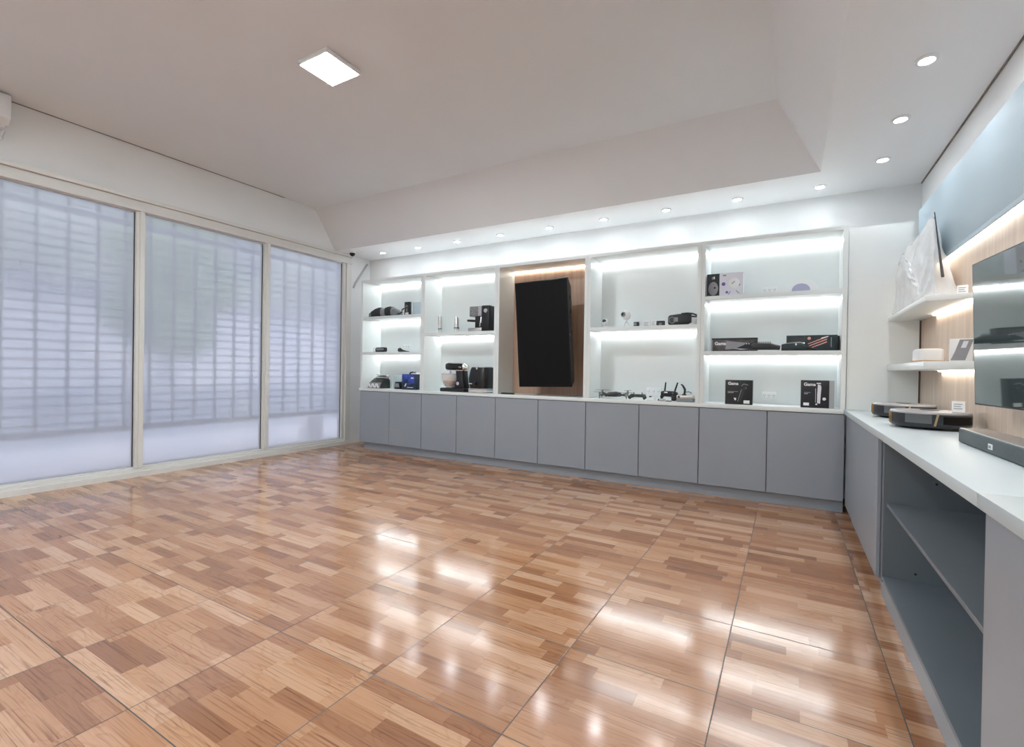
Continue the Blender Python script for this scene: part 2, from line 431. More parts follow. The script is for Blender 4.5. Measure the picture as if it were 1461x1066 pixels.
B().box(-17, -15, -12, 26, -.02, 2.9).build('facade', 'render', h, w=True); B().box(-17, -15, -12, 26, 3.2, 7.5).build('upper_storey', 'moss', h, w=True)
B().box(-17.1, -14.8, -12, 26, 3.0, 3.2).build('eaves', 'street', h, w=True)
def tree(x, y, hgt, r, label):
    t = thing('street_tree', label, 'tree', (x, y, -.02))
    B().cyl((0, 0, 0), (.1, 0, hgt * .6), .12, .07, 10).build('trunk', 'bar', t)
    b = B()
    for i in range(26):
        a = random.random() * 6.28; q = random.random(); e = random.random() * 2 - 1
        b.ell((r * .75 * q * math.cos(a), r * .75 * q * math.sin(a), hgt * .72 + e * hgt * .24), [r * (.28 + .2 * random.random())] * 3, 8, 6)
    b.build('crown', 'leaf', t)
tree(-11.7, 1.2, 4.4, 1.7, 'leafy green tree blurred behind the first full glass panel from the near end')
tree(-12.2, 5.4, 4.2, 1.5, 'leafy green tree blurred behind the upper middle glass panel')

tag(B().box(-7.1, -6.82, 5.12, 5.42, -.02, .43, .02).build('white_block', 'kerbpaint'), 'low white block outside, blurred behind the glass panel closest to the lit bays', 'block')

# ------------------------------------------------------------------ base cabinets and worktops
UX = [-5.665, -4.442, -3.219, -1.996, -.773, .45]
FY = 5.15
what = ['the bay with the blue box', 'the bay with the stand mixer', 'the wood-backed bay with the upright screen', 'the bay with the drone', 'the bay with the black product boxes']
for i in range(5):
    x0, x1 = UX[i], UX[i + 1]
    t = thing('base_cabinet', 'grey two-door base cabinet under ' + what[i], 'cabinet', ((x0 + x1) / 2, FY + .3, 0), group='grey base cabinets along the end wall')
    B().box(x0 + .001, x1 - .001, FY + .022, YB - .02, .105, .888).build('body', 'greyd', t, w=True)
    B().box(x0 + (.045 if i == 0 else .0005), x1 - .0005, FY + .05, FY + .068, 0, .105).build('plinth', 'grey', t, w=True)
    for d in range(2):
        a = x0 + (x1 - x0) / 2 * d; c = a + (x1 - x0) / 2
        B().box(a + .0035, c - .0035, FY, FY + .019, .11, .882, .0015, 1).build('door', 'grey', t, w=True)
tag(B().box(UX[0] - .02, .452, FY - .004, YB - .005, .89, .93, .002).build('worktop', 'whitegloss'), 'long white worktop on the ten grey doors, under the lit bays', 'worktop')
# side run
SX = .455
def side_door(y0, y1, t): return B().box(SX, SX + .019, y0, y1, .085, .882, .0015, 1).build('door', 'grey', t, w=True)
t = thing('side_cabinet', 'grey side cabinet in the corner with one wide blank door', 'cabinet', (.75, 4.3, 0))
B().box(SX + .021, XR - .01, 3.402, 5.14, .086, .888).build('body', 'greyd', t, w=True)
side_door(3.408, 4.61, t)
B().box(SX + .004, SX + .02, 4.614, 5.146, .085, .882, .001, 1).build('filler_strip', 'grey', t, w=True)
B().box(.50, .518, 3.4, 5.14, 0, .086).build('plinth', 'grey', t, w=True)
t = thing('open_shelf_unit', 'open grey shelf unit without doors under the white side worktop', 'shelf unit', (.75, 2.5, 0))
CX = .476
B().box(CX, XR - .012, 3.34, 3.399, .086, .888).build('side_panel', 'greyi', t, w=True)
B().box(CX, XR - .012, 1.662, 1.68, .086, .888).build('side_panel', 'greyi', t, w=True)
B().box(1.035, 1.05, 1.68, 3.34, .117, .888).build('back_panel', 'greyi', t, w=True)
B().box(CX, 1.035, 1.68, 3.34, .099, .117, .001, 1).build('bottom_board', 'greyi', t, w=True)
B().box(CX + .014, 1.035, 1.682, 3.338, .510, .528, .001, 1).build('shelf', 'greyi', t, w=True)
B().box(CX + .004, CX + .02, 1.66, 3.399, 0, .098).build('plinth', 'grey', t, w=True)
b = B()
for hx, hz in ((.70, .66), (.62, .16)): B().cyl((hx, 3.3405, hz), (hx, 3.3385, hz), .006, seg=10).build('pin_hole', 'black', t, w=True)
t = thing('side_cabinet', 'grey side cabinet with a closed door next to the open shelf unit', 'cabinet', (.75, 1.1, 0))
B().box(SX + .021, XR - .01, .5, 1.658, .086, .888).build('body', 'greyd', t, w=True)
side_door(1.07, 1.70, t); side_door(.5, 1.066, t)
B().box(.50, .518, .5, 1.655, 0, .086).build('plinth', 'grey', t, w=True)
tag(B().prism([(.44, 1.7155), (XR - .004, 1.7155), (XR - .004, 5.195), (.4535, 5.195), (.4535, 5.144), (.44, 5.144)], 'z', .89, .93, .002).build('worktop', 'sidetop'), 'white side worktop carrying the robot vacuums and the soundbar', 'worktop')
tag(B().box(.44, XR - .004, .5, 1.7145, .89, .93, .002).build('worktop', 'sidetop'), 'short white side worktop beyond the joint, above the closed door', 'worktop')

# ------------------------------------------------------------------ display bays
PT = .036
BY = 5.53
bays = [('white lit display bay nearest the window, with two shelves and the blue box', [2.011, 1.478]),
        ('white lit display bay with one shelf, espresso machine above stand mixer', [1.74]),
        ('wood-backed display bay around the upright black screen', []),
        ('white lit display bay with one shelf, small cameras above drone', [1.737]),
        ('white lit display bay next to the blank corner panel, with two shelves of product boxes', [2.014, 1.459])]
for i, (lab, levels) in enumerate(bays):
    x0, x1 = UX[i] + .001, UX[i + 1] - .001
    t = thing('display_bay', lab, 'shelf', ((x0 + x1) / 2, FY + .2, .93), group='lit display bays along the end wall')
    B().box(x0, x0 + PT, FY, YB - .006, .9305, 2.57).build('side_panel', 'white', t, w=True, smooth=False)
    B().box(x1 - PT, x1, FY, YB - .006, .9305, 2.57).build('side_panel', 'white', t, w=True, smooth=False)
    B().box(x0 + PT, x1 - PT, FY, YB - .006, 2.534, 2.57).build('top_panel', 'white', t, w=True, smooth=False)
    B().box(x0 + PT, x1 - PT, BY, BY + .016, .9305, 2.534).build('back_panel', 'woodd' if i == 2 else 'white', t, w=True, smooth=False)
    for z in levels:
        B().box(x0 + PT, x1 - PT, FY + .004, BY, z - .038, z, .001, 1).build('shelf', 'white', t, w=True, smooth=False)
    for z in [2.534] + [q - .038 for q in levels]:
        B().box(x0 + PT + .012, x1 - PT - .012, BY - .022, BY - .006, z - .008, z - .001).build('led_strip', 'ledw' if i == 2 else 'led', t, w=True, smooth=False)
# blank corner panel
t = B().prism([(.456, .931), (.952, .931), (.952, 2.03), (.90, 2.03), (.90, 2.545), (.456, 2.545)], 'y', 5.17, 5.19)
tag(t.build('corner_panel', 'white', smooth=False), 'tall blank white panel closing the corner beside the lit bays', 'panel')

# ------------------------------------------------------------------ right-hand display wall
WX = .965
wpn = B().box(WX, XR - .002, .5, 5.166, .931, 2.085).build('wood_panel', 'woodl', smooth=False)
B().box(.9525, WX - .0005, 5.171, 5.19, .931, 2.06).build('gap_shade_strip', 'gapshade', wpn, smooth=False)  # dark strip standing in for the shade between corner panel and oak panel
tag(wpn, 'pale oak wall panel behind the floating shelves and the big screen', 'wall panel')
t = thing('blue_wall_panel', 'pale grey-blue glossy wall panel above the oak panel', 'wall panel', (1.0, 2.8, 2.06))
B().box(.93, XR - .002, .5, 5.166, 2.09, 2.625, .002).build('board', 'blue', t, w=True)
B().box(.93, .94, .5, 5.16, 2.062, 2.09).build('lower_lip', 'blue', t, w=True)
B().box(.944, .958, .6, 5.05, 2.076, 2.088).build('led_strip', 'ledw', t, w=True)
OUT = [(.741, 5.165), (.73, 3.845), (WX - .001, 3.79), (WX - .001, 5.165)]
for z0, z1, lab, ys in ((1.705, 1.738, 'upper white floating shelf holding the wrapped plastic bag', 4.70), (1.281, 1.331, 'lower white floating shelf holding the round-cornered white diffuser', 4.53)):
    t = thing('floating_shelf', lab, 'shelf', (WX, 4.5, z0), group='floating shelves on the oak panel')
    B().prism(OUT, 'z', z0, z1, .0015).build('board', 'white', t, w=True)
    B().box(WX - .022, WX - .006, 3.83, ys, z0 - .009, z0 - .001).build('led_strip', 'ledw', t, w=True)

# big screen on the oak panel
t = thing('wall_tv', 'large glossy flat screen swung slightly off the oak panel above the soundbar', 'tv', (.89, 2.65, 1.099))
ca, sa = math.cos(math.radians(5.2)), math.sin(math.radians(5.2))
def tvp(q, z, o):              # q along the screen from its far edge, z height, o depth behind the front face
    k = (z - 1.099) / (1.805 - 1.099)
    return (.8216 - .0216 * k + q * sa + o * ca, 3.2536 - q * ca + o * sa, z)
def slab(q0, q1, z0, z1, o0, o1):
    b = B(); P = [tvp(q, z, o) for o in (o0, o1) for q, z in ((q0, z0), (q1, z0), (q1, z1), (q0, z1))]
    for p in P: b.bm.verts.new(p)
    bmesh.ops.convex_hull(b.bm, input=b.bm.verts[:]); return b
slab(0, 1.22, 1.099, 1.805, 0, .022).build('case', 'black', t, w=True)
slab(.007, 1.213, 1.106, 1.799, -.001, .001).build('display', 'mirror', t, w=True, smooth=False)
slab(.40, .85, 1.25, 1.60, .0225, .034).build('rear_housing', 'dark', t, w=True)
B().box(.905, WX - .001, 2.75, 2.83, 1.36, 1.48).build('wall_bracket', 'black', t, w=True)

# upright black screen in the wood-backed bay
t = thing('portrait_screen', 'black flat screen hung upright and tilted in the wood-backed bay', 'tv', (-2.53, 5.08, 1.05))
rot = Matrix.Rotation(math.radians(-3.6), 4, 'X')
def pt(b): return b.xf(Matrix.Translation((-2.508, 5.13, 1.042)) @ Matrix.Rotation(math.radians(-1.6), 4, 'Y') @ Matrix.Rotation(math.radians(4.0), 4, 'X'))
pt(B().box(-.348, .348, -.012, .012, 0, 1.265, .004)).build('case', 'black', t, w=True)
pt(B().box(-.340, .340, -.0132, -.012, .008, 1.257)).build('display', 'screen', t, w=True, smooth=False)
b = B(); b.prism([(.011, .012), (.011, 1.255), (.085, 1.17), (.085, .06)], 'x', -.31, .3475, .008); pt(b).build('rear_housing', 'dark', t, w=True)
for a, c in ((1.02, 1.06), (.60, .66), (.85, .90)): pt(B().box(.346, .349, .03, .05, a, c)).build('port', 'blackg', t, w=True)
pt(B().box(.3475, .3492, -.004, .004, .60, .615)).build('indicator', 'silver', t, w=True)
b = B(); b.box(-2.66, -2.40, 5.20, BY - .001, 1.45, 1.85, .004); b.build('wall_bracket', 'black', t, w=True)

# ------------------------------------------------------------------ ceiling lamps
def downlight(x, y, lab, grp, watts):
    t = thing('downlight', lab, 'downlight', (x, y, ZS - .012), group=grp)
    B().lathe([(.036, .004), (.040, 0), (.055, .003), (.058, .0115), (.036, .0115)], seg=28).build('trim_ring', 'wp', t)
    B().lathe([(.0, .003), (.035, .003), (.035, .009), (.0, .009)], seg=24).build('lamp', 'lamp', t)
    sp = bpy.data.lights.new('downlight_beam', 'SPOT'); sp.energy = watts; sp.spot_size = math.radians(112); sp.spot_blend = .9; sp.shadow_soft_size = .035; sp.color = (.95, .975, 1)
    so = bpy.data.objects.new('downlight_beam', sp); COL.objects.link(so); so.parent = t; so.location = (0, 0, -.004)
ordn = ['first', 'second', 'third', 'fourth', 'fifth', 'sixth', 'seventh', 'eighth', 'ninth']
for i in range(9):
    x = -5.555 + .7245 * i
    downlight(x, 5.475, 'recessed downlight over the lit bays, %s of nine from the window' % ordn[i], 'downlights over the lit bays', 5.5)
for i, y in enumerate((5.03, 4.295, 3.56, 2.82, 2.08, 1.34, .6)):
    downlight(.663, y, 'recessed downlight in the strip above the side worktop, %s from the corner' % ordn[i], 'downlights above the side worktop', 11)
def ceiling_panel(x, y, lab):
    t = thing('ceiling_light', lab, 'ceiling light', (x, y, ZC - .035))
    B().box(-.168, .168, -.168, .168, 0, .034, .006).build('frame', 'wp', t)
    B().box(-.152, .152, -.152, .152, -.002, .0).build('diffuser', 'panel', t, smooth=False)
ceiling_panel(-3.17, 2.53, 'square surface-mounted panel light glowing on the tray ceiling')
ceiling_panel(-4.5, -1.5, 'unseen square fill panel added on the tray ceiling behind the viewpoint, the one by the glass')  # panel light added out of view to spread the fill
ceiling_panel(-1.6, -1.5, 'unseen square fill panel added on the tray ceiling behind the viewpoint, the one by the worktop')  # second added fill panel, out of view, softens shade inside the bays

# corner camera, conduit, air conditioner
t = thing('ceiling_dome_camera', 'white dome security camera with black lens in the ceiling corner', 'camera', (-5.93, 5.2, ZS))
B().lathe([(.0, -.0), (.055, 0), (.055, -.02), (.05, -.03), (.0, -.03)], seg=24).build('base', 'wp', t)
B().ell((0, 0, -.035), (.043, .043, .045)).build('dome', 'blackg', t)
B().tube([(.03, .0, -.006), (.12, .12, -.006)], .012).build('cable_cover', 'wp', t)
tag(B().tube([(XL + .02, 5.72, 2.98), (XL + .016, 5.47, 2.62), (XL + .012, 5.44, 2.54)], [.016, .016, .013], 6).build('cable_conduit', 'conduit'), 'slanting grey cable conduit on the wall strip below the dome camera', 'conduit')
t = thing('air_conditioner', 'white wall air conditioner at the edge of the view above the glass', 'air conditioner', (XL, .9, 3.33))
B().prism([(XL + .001, 3.34), (XL + .13, 3.34), (XL + .19, 3.39), (XL + .20, 3.58), (XL + .18, 3.60), (XL + .001, 3.60)], 'y', .6, 1.425, .008).build('body', 'wp', t, w=True)
B().box(XL + .02, XL + .12, .65, 1.40, 3.325, 3.34).build('louvre', 'wp', t, w=True)
B().tube([(XL + .03, 1.41, 3.33), (XL + .03, 1.40, 3.25), (XL + .03, 1.3, 3.22), (XL + .03, 1.1, 3.21)], .018).build('drain_pipe', 'wp', t, w=True)

# ------------------------------------------------------------------ small wall fittings
def outlet(x0, x1, z0, z1, lab, cols=3):
    t = thing('wall_outlet', lab, 'outlet', ((x0 + x1) / 2, BY, (z0 + z1) / 2), group='white sockets on the bay backs')
    w, hh = (x1 - x0) / 2, (z1 - z0) / 2
    B().box(-w, w, -.010, -.0005, -hh, hh, .003).build('plate', 'wp', t)
    for c in range(cols):
        cx = -w + (c + .5) * 2 * w / cols
        f = B().box(cx - .017, cx + .017, -.0125, -.0095, -hh * .62, hh * .62, .002).build('socket_face', 'wp', t)
        for q in (-1, 1): B().box(cx + q * .007 - .002, cx + q * .007 + .002, -.0130, -.0122, -.002, .012).build('slot', 'midgrey', f)
        B().cyl((cx, -.0122, -.012), (cx, -.0131, -.012), .003, seg=8).build('earth_hole', 'midgrey', f)
outlet(-.24, -.105, 2.055, 2.13, 'white wall socket on the top level between the speaker box and the nail lamp')
outlet(-.225, -.095, .975, 1.055, 'white wall socket at the bottom between the two black product boxes')
outlet(-1.405, -1.235, .97, 1.06, 'white wall socket at the bottom behind the gamepad and transmitter')
outlet(-5.15, -5.0, 1.53, 1.61, 'white wall socket behind the black gadget with a round head')
t = thing('wall_plug', 'small dark plug in a white plate beside the bay divider', 'plug', (-4.64, BY, 1.655))
B().box(-.03, .03, -.009, -.0005, -.04, .04, .003).build('plate', 'wp', t)
B().cyl((-.006, -.008, .0), (-.006, -.035, .0), .014, .011).build('plug_body', 'dark', t)

# ------------------------------------------------------------------ first bay
Z1, Z2, Z0 = 2.0115, 1.4785, .9305
t = thing('massage_cushion', 'dark grey ribbed soft cushion lying on the top shelf nearest the window', 'cushion', (-5.285, 5.30, Z1))
prof = [(-.32, .05, .03), (-.30, .07, .075), (-.24, .085, .105), (-.17, .095, .135), (-.10, .10, .15), (-.04, .095, .135), (.0, .09, .13), (.05, .095, .145), (.11, .095, .155), (.16, .085, .135), (.22, .07, .11), (.27, .055, .075), (.30, .035, .045)]
def cush(a, c): return [(x, r, h / 2, 0, h / 2) for x, r, h in prof[a:c]]
B().loft(cush(0, 3), 3, 24, 'x').build('end_pad', 'fabric2', t)
B().loft(cush(2, 6), 3, 24, 'x').build('pad', 'charcoal', t)
B().loft(cush(5, 8), 3, 24, 'x').build('middle_band', 'midgrey', t)
B().loft(cush(7, 10), 3, 24, 'x').build('pad', 'charcoal', t)
B().loft(cush(9, 13), 3, 24, 'x').build('end_pad', 'fabric2', t)
B().tube([(.26, -.04, .03), (.32, -.05, .035), (.345, -.03, .06), (.31, 0, .09), (.34, .02, .12)], .012, 8).build('strap', 'black', t)
t = thing('phone_box', 'small upright black box with pale figures on the top shelf nearest the window', 'box', (-4.855, 5.30, Z1))
B().box(-.05, .05, -.02, .02, 0, .205, .003).build('carton', 'pbox', t)
b = text('8', .075); b.xf(Matrix.Translation((-.022, -.0205, .06))); b.build('figure', 'inkg', t)
b = text('80', .05); b.xf(Matrix.Translation((-.03, -.0205, .125))); b.build('figure', 'inkg', t)
B().box(-.03, .03, -.0212, -.020, .02, .05).build('sticker', 'ink', t)
t = thing('acetate_box', 'pale blue see-through box beside the small upright black box', 'box', (-4.705, 5.36, Z1))
B().box(-.085, .07, -.03, .03, 0, .20, .003).build('carton', 'pblue', t)
B().box(-.05, .03, -.005, .005, .004, .14, .003).build('insert', 'cardl', t)
t = thing('handheld_camcorder', 'small black gadget with a pale ring end on the middle shelf', 'gadget', (-5.40, 5.30, Z2))
B().loft([(-.085, .022, .03, 0, .035), (-.06, .03, .036, 0, .04), (.09, .032, .038, 0, .04), (.115, .026, .032, 0, .042)], 4, 20, 'x').build('body', 'black', t)
B().box(-.05, .10, -.034, -.03, .03, .06, .002).build('side_panel', 'midgrey', t)
B().tube([(-.105 + .026 * math.cos(a), -.012, .040 + .031 * math.sin(a)) for a in [i * math.pi / 8 for i in range(17)]], .006, 6).build('ring', 'wp', t)
t = thing('tapered_gadget', 'black gadget with a round head and thin tapering tail on the middle shelf', 'gadget', (-4.93, 5.29, Z2))
B().ell((-.06, 0, .033), (.036, .033, .033)).build('head', 'dark', t)
B().tube([(-.05, 0, .03), (.0, 0, .02), (.07, 0, .012), (.12, 0, .008)], [.028, .016, .009, .005], 10).build('tail', 'black', t)
t = thing('bill_counter', 'black and silver banknote counter on the worktop nearest the window', 'bill counter', (-5.40, 5.29, Z0))
B().prism([(-.10, .0), (.10, 0), (.10, .12), (.05, .17), (-.02, .13), (-.06, .10), (-.10, .05)], 'x', -.125, .125, .004).build('body', 'black', t)
B().prism([(.0, .155), (.06, .205), (.11, .205), (.11, .18), (.04, .14)], 'x', -.10, .125, .003).build('feed_tray', 'silver', t)
B().prism([(-.135, .005), (-.10, .005), (-.055, .085), (-.075, .09)], 'x', -.13, .118, .003).build('front_tray', 'midgrey', t)
b = B()
for c in (-.08, .0, .08): b.prism([(c - .042, .012), (c - .02, .075), (c + .014, .075), (c + .042, .012), (c + .02, .012), (c - .003, .055), (c - .02, .012)], 'y', -.142, -.132)
b.build('stacker_wing', 'wp', t)
B().box(-.09, .10, .02, .05, .2055, .209).build('guide', 'dark', t)
t = thing('acetate_sheet', 'pale blue upright sheet standing behind the banknote counter', 'sheet', (-5.13, 5.42, Z0))
B().box(-.11, .10, -.004, .004, 0, .19, .002).build('sheet', 'pblue', t)
B().box(-.11, .10, -.02, .02, 0, .006).build('foot', 'wp', t)
t = thing('desk_display', 'small black sloping desk display between banknote counter and blue box', 'display', (-4.99, 5.27, Z0))
B().prism([(-.06, 0), (.06, 0), (.04, .11), (-.04, .11)], 'y', -.03, .03, .004).build('body', 'black', t)
B().prism([(-.04, .03), (.04, .03), (.03, .085), (-.03, .085)], 'y', -.0315, -.030).build('dial', 'midgrey', t)
t = thing('blue_carton', 'blue and navy printed carton with black carry handle', 'box', (-4.735, 5.29, Z0))
B().box(-.125, .12, -.09, .09, 0, .225, .003).build('carton', 'bboxd', t)
B().prism([(-.118, .10), (-.06, .13), (.0, .07), (.118, .10), (.118, .222), (-.118, .222)], 'y', -.0915, -.09).build('print', 'bbox', t)
b = B(); b.prism([(-.075, .045), (-.055, .045), (-.03, .09), (-.05, .09)], 'y', -.093, -.0915); b.box(-.02, .09, -.093, -.0915, .03, .038); b.box(.05, .10, -.093, -.0915, .16, .18)
b.build('lettering', 'ink', t)
B().tube([(-.05, 0, .224), (-.04, 0, .245), (.0, 0, .252), (.05, 0, .25), (.06, 0, .224)], .015, 8).build('handle', 'black', t)
B().prism([(.0, .226), (.115, .226), (.105, .25), (.03, .243)], 'y', -.05, .05, .002).build('flap', 'cardl', t)

# ------------------------------------------------------------------ second bay
Z1 = 1.7405
def mill(x, y, r0, r1, hh, lab):
    t = thing('pepper_mill', lab, 'pepper mill', (x, y, Z1), group='steel pepper mills')
    B().lathe([(.0, 0), (r0 * .8, 0), (r0 * .9, .004), (r0 * .9, .012), (0, .012)], seg=24).build('foot', 'silver', t)
    B().lathe([(r0 * .86, .012), (r0 * .86, .055)], seg=24).build('window', 'acr', t)
    B().lathe([(0, .055), (r0, .055), (r0, .065), (r1, hh - .02), (r1 * .8, hh), (0, hh)], seg=28).build('barrel', 'silver', t)
    B().lathe([(r0 * 1.02, .064), (r0 * 1.02, .075)], seg=28).build('band', 'dark', t)
mill(-4.30, 5.36, .028, .028, .255, 'straight steel pepper mill, the one closer to the window')
mill(-3.99, 5.34, .039, .029, .225, 'tapered steel pepper mill, the one closer to the espresso machine')
t = thing('espresso_machine', 'black espresso machine with ribbed steel head on the upper shelf', 'espresso machine', (-3.555, 5.30, Z1))
B().box(.08, .195, -.115, .115, .0, .335, .008).build('body', 'black', t)
B().box(-.115, .079, -.11, .11, .20, .33, .006).build('brew_head', 'steelgrid', t)
B().box(.026, .074, -.112, -.109, .205, .325).build('trim', 'silver', t)
B().cyl((-.04, 0, .20), (-.04, 0, .165), .04, .036, 20).build('group_head', 'chrome', t)
f = B().cyl((-.04, 0, .165), (-.04, 0, .135), .038, .03, 20).build('portafilter', 'chrome', t)
B().tube([(-.06, -.01, .15), (-.12, -.02, .152), (-.20, -.03, .157)], [.014, .018, .015], 10).build('handle', 'black', f)
B().box(-.14, .079, -.105, .105, 0, .05, .004).build('drip_tray', 'silver', t)
B().box(-.03, .079, -.10, .10, .05, .20, .004).build('column', 'black', t)
b = B(); b.box(.066, .078, -.106, -.0995, .11, .18, .002); b.tube([(.07, -.104, .19), (.066, -.125, .10), (.064, -.125, .06)], .005); b.build('steam_wand', 'silver', t)
B().cyl((.15, -.115, .265), (.15, -.13, .265), .028, .026, 20).build('dial', 'silver', t)
t = thing('stand_mixer', 'black stand mixer with clear bowl and chrome tail', 'mixer', (-3.94, 5.28, Z0))
B().box(-.205, .205, -.10, .10, 0, .05, .012, 3).build('base', 'black', t)
B().prism([(.0, .045), (.19, .045), (.165, .14), (.15, .29), (.03, .29), (.05, .17)], 'y', -.065, .065, .012).build('column', 'black', t)
B().loft([(-.15, .035, .035, 0, .345), (-.145, .055, .045, 0, .345), (-.10, .07, .052, 0, .347), (.10, .07, .05, 0, .345), (.145, .06, .045, 0, .345)], 3.2, 28, 'x').build('head', 'blackg', t)
B().loft([(.145, .061, .046, 0, .345), (.175, .052, .04, 0, .34), (.20, .03, .025, 0, .33)], 3, 28, 'x').build('tail_cap', 'chrome', t)
B().box(-.12, .16, -.067, .067, .285, .298, .004).build('trim_band', 'chrome', t)
bw = B().lathe([(.045, .062), (.075, .07), (.105, .12), (.118, .185), (.122, .245), (.118, .245), (.113, .185), (.10, .122), (.07, .075), (.0, .07)], (-.10, 0, 0), 32).build('bowl', 'bowl', t)
B().lathe([(.112, .225), (.125, .235), (.128, .25), (.06, .275), (.05, .27)], (-.10, 0, 0), 32).build('splash_guard', 'acr', bw)
B().lathe([(.05, .055), (.06, .058), (.06, .066), (0, .066)], (-.10, 0, 0), 28).build('bowl_foot', 'silver', bw)
b = B()
for a in range(6): b.tube([(-.10, 0, .26), (-.10 + .035 * math.cos(a), .035 * math.sin(a), .20), (-.10 + .045 * math.cos(a), .045 * math.sin(a), .14), (-.10, 0, .095)], .0035, 5)
b.cyl((-.10, 0, .24), (-.10, 0, .30), .014); b.build('whisk', 'chrome', t)
B().lathe([(0, .074), (.06, .078), (.09, .115), (.099, .15), (.0, .13)], (-.10, 0, 0), 24).build('pink_reflection', 'bowlpink', t)  # pink reflection in the bowl, put in as a tinted solid
B().cyl((.09, -.066, .115), (.09, -.088, .115), .027, .024, 24).build('speed_dial', 'chrome', t)
b = text('MX', .03); b.xf(Matrix.Translation((.09, -.0715, .325))); b.build('badge', 'silver', t)
t = thing('air_fryer', 'rounded black air fryer standing in clear wrap on the worktop', 'air fryer', (-3.512, 5.28, Z0))
B().loft([(.045, .130, .13, 0, 0), (.10, .145, .14, 0, 0), (.18, .154, .15, 0, 0), (.30, .137, .135, .004, 0), (.335, .125, .12, .004, 0), (.345, .10, .10, .004, 0)], 4, 44).build('body', 'black', t)
B().box(-.018, .018, -.185, -.150, .10, .15, .01).build('drawer_handle', 'black', t)
B().cyl((.0, -.124, .322), (.0, -.134, .318), .011, seg=14).build('indicator', 'ink', t)
b = B(); b.box(-.115, -.06, -.1475, -.1435, .115, .127); b.build('lettering', 'ink', t)
b = B()
b.loft([(0, .15, .14, 0, 0), (.02, .162, .15, .004, 0), (.04, .150, .145, -.004, 0), (.055, .158, .15, 0, 0), (.06, .15, .145, 0, 0)], 4, 44)
for v in b.bm.verts: v.co += Vector(mnoise.noise_vector(v.co * 30)) * .007 * (1 if v.co.z > .005 else 0)
b.build('wrap', clear('crumpled_clear_wrap', (.8, .8, .82), .6, .15), t)

# ------------------------------------------------------------------ third bay
t = thing('remote_control', 'thin black remote lying on the worktop below the upright screen', 'remote', (-3.075, 5.215, Z0), .05)
B().box(-.09, .09, -.018, .018, 0, .018, .005).build('case', 'black', t)
B().box(-.07, .06, -.010, .010, .018, .0195).build('keypad', 'dark', t)

# ------------------------------------------------------------------ fourth bay, shelf
Z1 = 1.7375
t = thing('mini_camera', 'tiny white desk camera with black lens, closest to the upright screen', 'camera', (-1.85, 5.34, Z1))
B().lathe([(0, 0), (.033, 0), (.033, .006), (.012, .012), (.01, .03)], seg=20).build('stand', 'wp', t)
B().ell((0, 0, .075), (.034, .032, .04)).build('head', 'wp', t)
B().ell((-.002, -.019, .085), (.024, .016, .022)).build('lens', 'blackg', t)
t = thing('ball_camera', 'round white ball camera with dark lens on a small tripod', 'camera', (-1.60, 5.33, Z1))
B().ell((0, 0, .142), (.055, .053, .056)).build('ball', 'wp', t)
l = B().lathe([(0, -.004), (.028, -.004), (.03, .004), (.022, .01), (0, .012)], (-.018, -.046, .148), 24, (-.35, -1, .12)).build('lens_ring', 'midgrey', t)
B().ell((-.022, -.058, .15), (.014, .008, .014)).build('lens', 'blackg', l)
for a in (.4, 2.5, 4.6): B().tube([(0, 0, .08), (.03 * math.cos(a), .03 * math.sin(a), .045), (.05 * math.cos(a), .05 * math.sin(a), .004)], [.012, .008, .006], 8).build('leg', 'wp', t)
t = thing('action_camera', 'tiny black action camera beside the white price card', 'camera', (-1.47, 5.31, Z1))
B().box(-.032, .028, -.022, .022, 0, .06, .012, 3).build('body', 'black', t)
B().cyl((-.01, -.022, .034), (-.01, -.034, .034), .017, .015, 18).build('lens', 'midgrey', t)
B().cyl((.018, 0, .062), (.018, 0, .058), .007, seg=10).build('button', 'midgrey', t)
def pcard(x, y, z, w, hh, lab, rz=0.0, lines=3, grp=None):
    t = thing('price_card', lab, 'price card', (x, y, z), rz, grp)
    B().prism([(-.02, 0), (.02, 0), (.004, hh), (0, hh)], 'x', -w / 2, w / 2).build('card', 'card', t, smooth=False)
    b = B()
    for i in range(lines):
        f = .3 + .2 * i; y0 = -.02 + .02 * f - .0016
        b.box(-w * .36, w * (.3 - .12 * (i % 2)), y0 - .0005, y0 + .0005, hh * f, hh * (f + .06))
    b.build('print', 'inkg', t)
pcard(-1.385, 5.40, Z1, .08, .08, 'white folded price card next to the tiny action camera')
pcard(-1.30, 5.38, Z1, .05, .085, 'narrow white price card between the two tiny black cameras')
t = thing('dash_camera', 'small square black camera between price card and headset', 'camera', (-1.205, 5.31, Z1))
B().box(-.045, .04, -.025, .025, .0, .062, .008).build('body', 'dark', t)
B().box(-.035, .032, -.0262, -.025, .040, .058).build('top_strip', 'black', t)
B().cyl((.0, -.025, .024), (.0, -.034, .024), .016, .014, 16).build('lens', 'midgrey', t)
t = thing('goggle_headset', 'dark visor headset with head strap on the camera shelf', 'headset', (-.985, 5.30, Z1))
B().loft([(-.135, .035, .042, 0, .062), (-.12, .05, .056, 0, .062), (-.02, .055, .062, 0, .066), (.06, .052, .058, 0, .070), (.095, .03, .045, 0, .078)], 3.4, 28, 'x').build('visor', 'dark', t)
B().tube([(-.09 + .03 * math.cos(a), -.056 + 0 * a, .058 + .034 * math.sin(a)) for a in [i * math.pi / 8 for i in range(17)]], .006, 6).build('lens_ring', 'midgrey', t)
B().tube([(.0, -.03, .125), (.06, -.035, .128), (.11, -.03, .122), (.15, -.01, .108), (.16, .03, .10), (.12, .06, .10), (.05, .06, .11)], .009, 8).build('strap', 'dark', t)
B().box(-.075, -.03, -.058, -.054, .04, .085, .002).build('emblem', 'inkg', t)
pcard(-.845, 5.42, Z1, .05, .09, 'white price card half hidden behind the visor headset')

